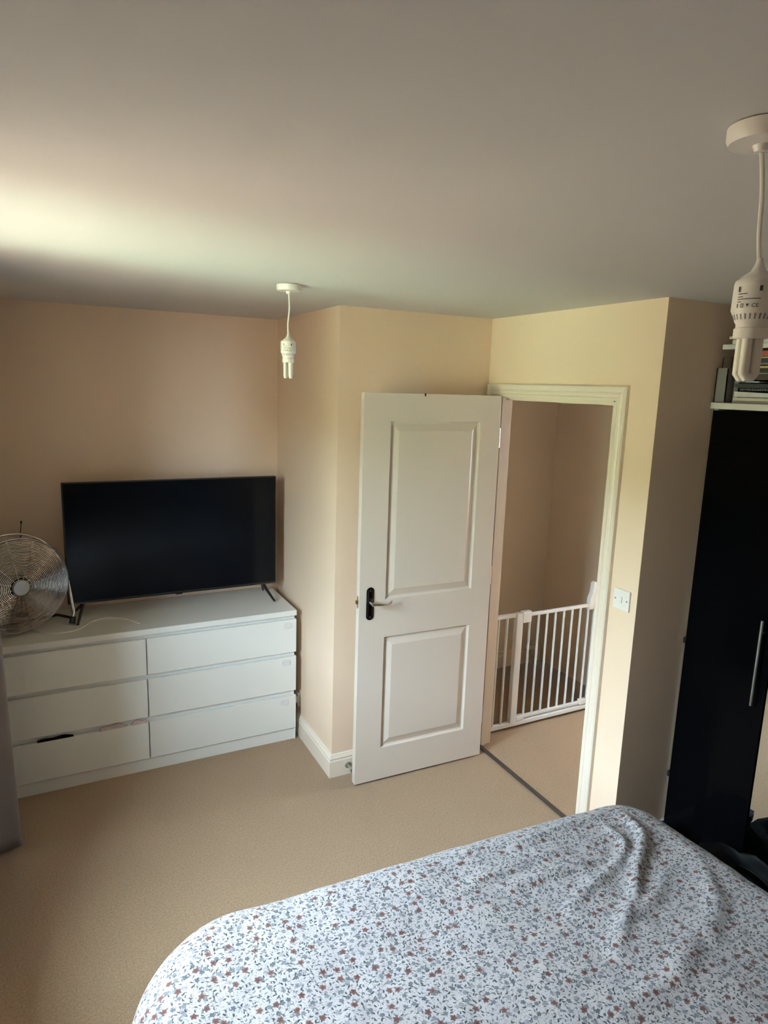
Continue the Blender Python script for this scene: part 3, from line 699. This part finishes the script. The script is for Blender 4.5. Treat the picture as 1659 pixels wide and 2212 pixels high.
def duvet():
    rr = .12; TOP = .625
    ix0, ix1, iy1, iy0 = BX0-.03, BX1+.035, BYF+.055, -3.30       # flat core (corner rounding comes on top)
    drop = .42; step = .0125
    cxl = .22                                                       # big soft corner at the left foot
    xs0, xs1, ys0, ys1 = ix0-drop, ix1+drop, iy0, iy1+drop
    nx = int((xs1-xs0)/step); ny = int((ys1-ys0)/step)
    bm = bmesh.new(); uvl = bm.loops.layers.uv.new('UVMap'); V = []
    for j in range(ny+1):
        t = ys0 + (ys1-ys0)*j/ny; row = []
        for i in range(nx+1):
            s = xs0 + (xs1-xs0)*i/nx
            k = cxl if s < -.3 else .05
            ccx = min(max(s, ix0+k), ix1-k) ; ccy = min(t, iy1-k)
            dx, dy = s-ccx, t-ccy; L = math.hypot(dx, dy)
            if L < 1e-9: x, y, z = s, t, TOP
            else:
                ux, uy = dx/L, dy/L; kk = k if (abs(dx) > 1e-9 and abs(dy) > 1e-9) else k
                e = max(0, L-kk); base = min(L, kk)
                a = min(e/rr, 1.35)
                hor = rr*math.sin(a); ver = rr*(1-math.cos(a)); rest = max(0, e-rr*1.35)
                flute = .012*math.sin((s*uy - t*ux)*22 + 1.3*math.sin(5*(s+t)))*min(1, rest/.15)
                hor += rest*math.cos(1.35) + flute; ver += rest*math.sin(1.35)
                x, y, z = ccx+ux*(base+hor), ccy+uy*(base+hor), TOP-ver
            # the foot edge runs slightly askew, right side spreads
            g = min(1, max(0, (y+2.6)/1.2))
            y += -.056*(x+.70)*g
            x += -.03*max(0, min(1, (x-.1)/.4))*g
            # crown and folds
            w_ = max(0, min(1, (z-.45)/.15))
            z += w_*(.012*MN.noise(Vector((x*2.2, y*2.2, 0)))+.006*MN.noise(Vector((x*6, y*6, 3)))+.0022*MN.noise(Vector((x*22, y*22, 5))))
            for pts, amp, wd_ in RIDGES:
                if abs(x-pts[0][0]) < .9:
                    d, q = pl_dist((x, y), pts)
                    if d < wd_*3: z += w_*amp*1.35*math.exp(-(d/(wd_*.82))**2)*(math.sin(PI*min(1, max(.0, q*.92+.08)))**.5)
            row.append((bm.verts.new((x, y, z)), (s, t)))
        V.append(row)
    for j in range(ny):
        for i in range(nx):
            q = (V[j][i], V[j][i+1], V[j+1][i+1], V[j+1][i])
            f = bm.faces.new([a for a, _ in q]); f.smooth = True
            for lp, (_, uv) in zip(f.loops, q): lp[uvl].uv = (uv[0]+3, uv[1]+5)
    bmesh.ops.recalc_face_normals(bm, faces=bm.faces)
    me = D.meshes.new('duvet'); bm.to_mesh(me); bm.free()
    o = D.objects.new('duvet', me); COL.objects.link(o); me.materials.append(M['floral'])
    so = o.modifiers.new('thick', 'SOLIDIFY'); so.thickness = .012; so.offset = -1
    return tag(o, 'pale blue white duvet with small grey and rust flowers spread over the bed', 'duvet')
duvet()

# ------------------------------------------------------------------ bag and clothes between bed and wardrobe
def blob(c, r, sq=2.6, seed=0, amp=.02, nu=36, nv=20):
    c = Vector(c); mb = MB(); rows = []
    f = lambda v: math.copysign(abs(v)**(2/sq), v)
    for j in range(nv+1):
        ph = -PI/2 + PI*j/nv; row = []
        for i in range(nu+1):
            th = 2*PI*(i % nu)/nu
            d = Vector((f(math.cos(ph))*f(math.cos(th)), f(math.cos(ph))*f(math.sin(th)), f(math.sin(ph))))
            k = 1 + amp*MN.noise(d*2.5+Vector((seed, 0, 0)))/max(r)*4
            p = Vector((d.x*r[0], d.y*r[1], d.z*r[2]))*k + c; p.z = max(p.z, .002); row.append(p)
        rows.append(row)
    mb.strip(rows); bmesh.ops.remove_doubles(mb.b, verts=mb.b.verts, dist=1e-5); return mb
bagt = thing('rucksack', (.98, -1.66, 0), 'bulging black rucksack on the floor between bed and wardrobe', 'bag')
blob((.915, -1.66, .17), (.18, .27, .17), seed=2).build('body', 'bag', bagt, smooth=True)
MB().tube(smooth_path([(.90, -1.64, .325), (.89, -1.66, .362), (.89, -1.74, .365), (.90, -1.78, .325)]), .011, 8).build('handle', 'bag', bagt, smooth=True)
mb = MB()                                                # pale slanted strokes printed on the side that faces the wardrobe
for y0, z0, y1, z1 in ((-1.56, .12, -1.585, .20), (-1.585, .20, -1.60, .12), (-1.625, .20, -1.63, .13), (-1.655, .20, -1.665, .12), (-1.665, .12, -1.71, .19), (-1.73, .12, -1.72, .20)):
    mb.tube([(1.093, y0, z0), (1.093, y1, z1)], .004, 5)
mb.build('print', 'mark', bagt)
cl = tag(blob((.92, -1.25, .12), (.15, .10, .12), 2.2, 7, .012).build('clothes_heap', 'navy', None, smooth=True), 'crumpled navy garment on the floor by the near wardrobe corner', 'clothing')

# ------------------------------------------------------------------ curtain
def curtain():
    y0, y1, zt, zb = -0.74, .165, 2.26, .012
    n, nz = 150, 40; rows = []
    for j in range(nz+1):
        q = j/nz; z = zt+(zb-zt)*q; row = []
        for i in range(n+1):
            u = i/n; y = y0+(y1-y0)*u
            amp = .050+.035*q + .012*math.sin(3*u+1)
            ph = 2*PI*u*6.0 + .35*math.sin(3.2*q+7*u)
            far = min(1, max(0, (u-.62)/.25)); far = far*far*(3-2*far)      # the bunch at the far end stands off the wall
            x = -1.600 + .094*far + amp*(.45+.55*far)*math.sin(ph) + .012*math.sin(4*u+2.2*q)*far
            x = max(x, XL+.006)
            row.append((x, y+.012*math.cos(ph)*q, z))
        rows.append(row)
    o = MB().strip(rows).build('curtain', 'curt', None, smooth=True)
    so = o.modifiers.new('thick', 'SOLIDIFY'); so.thickness = .003
    return tag(o, 'taupe grey curtain hanging in folds to the carpet at the left edge of the view', 'curtain')
curtain()
rl = thing('curtain_pole', (-1.55, -1.17, 2.28), 'dark curtain pole above the left hand window', 'curtain pole')
MB().tube([(-1.55, -1.9, 2.275), (-1.55, .22, 2.275)], .012, 12).build('pole', 'blackp', rl)
for y in (-1.75, .20): MB().tube([(XL, y, 2.275), (-1.55, y, 2.275)], .008, 8).build('bracket', 'blackp', rl)
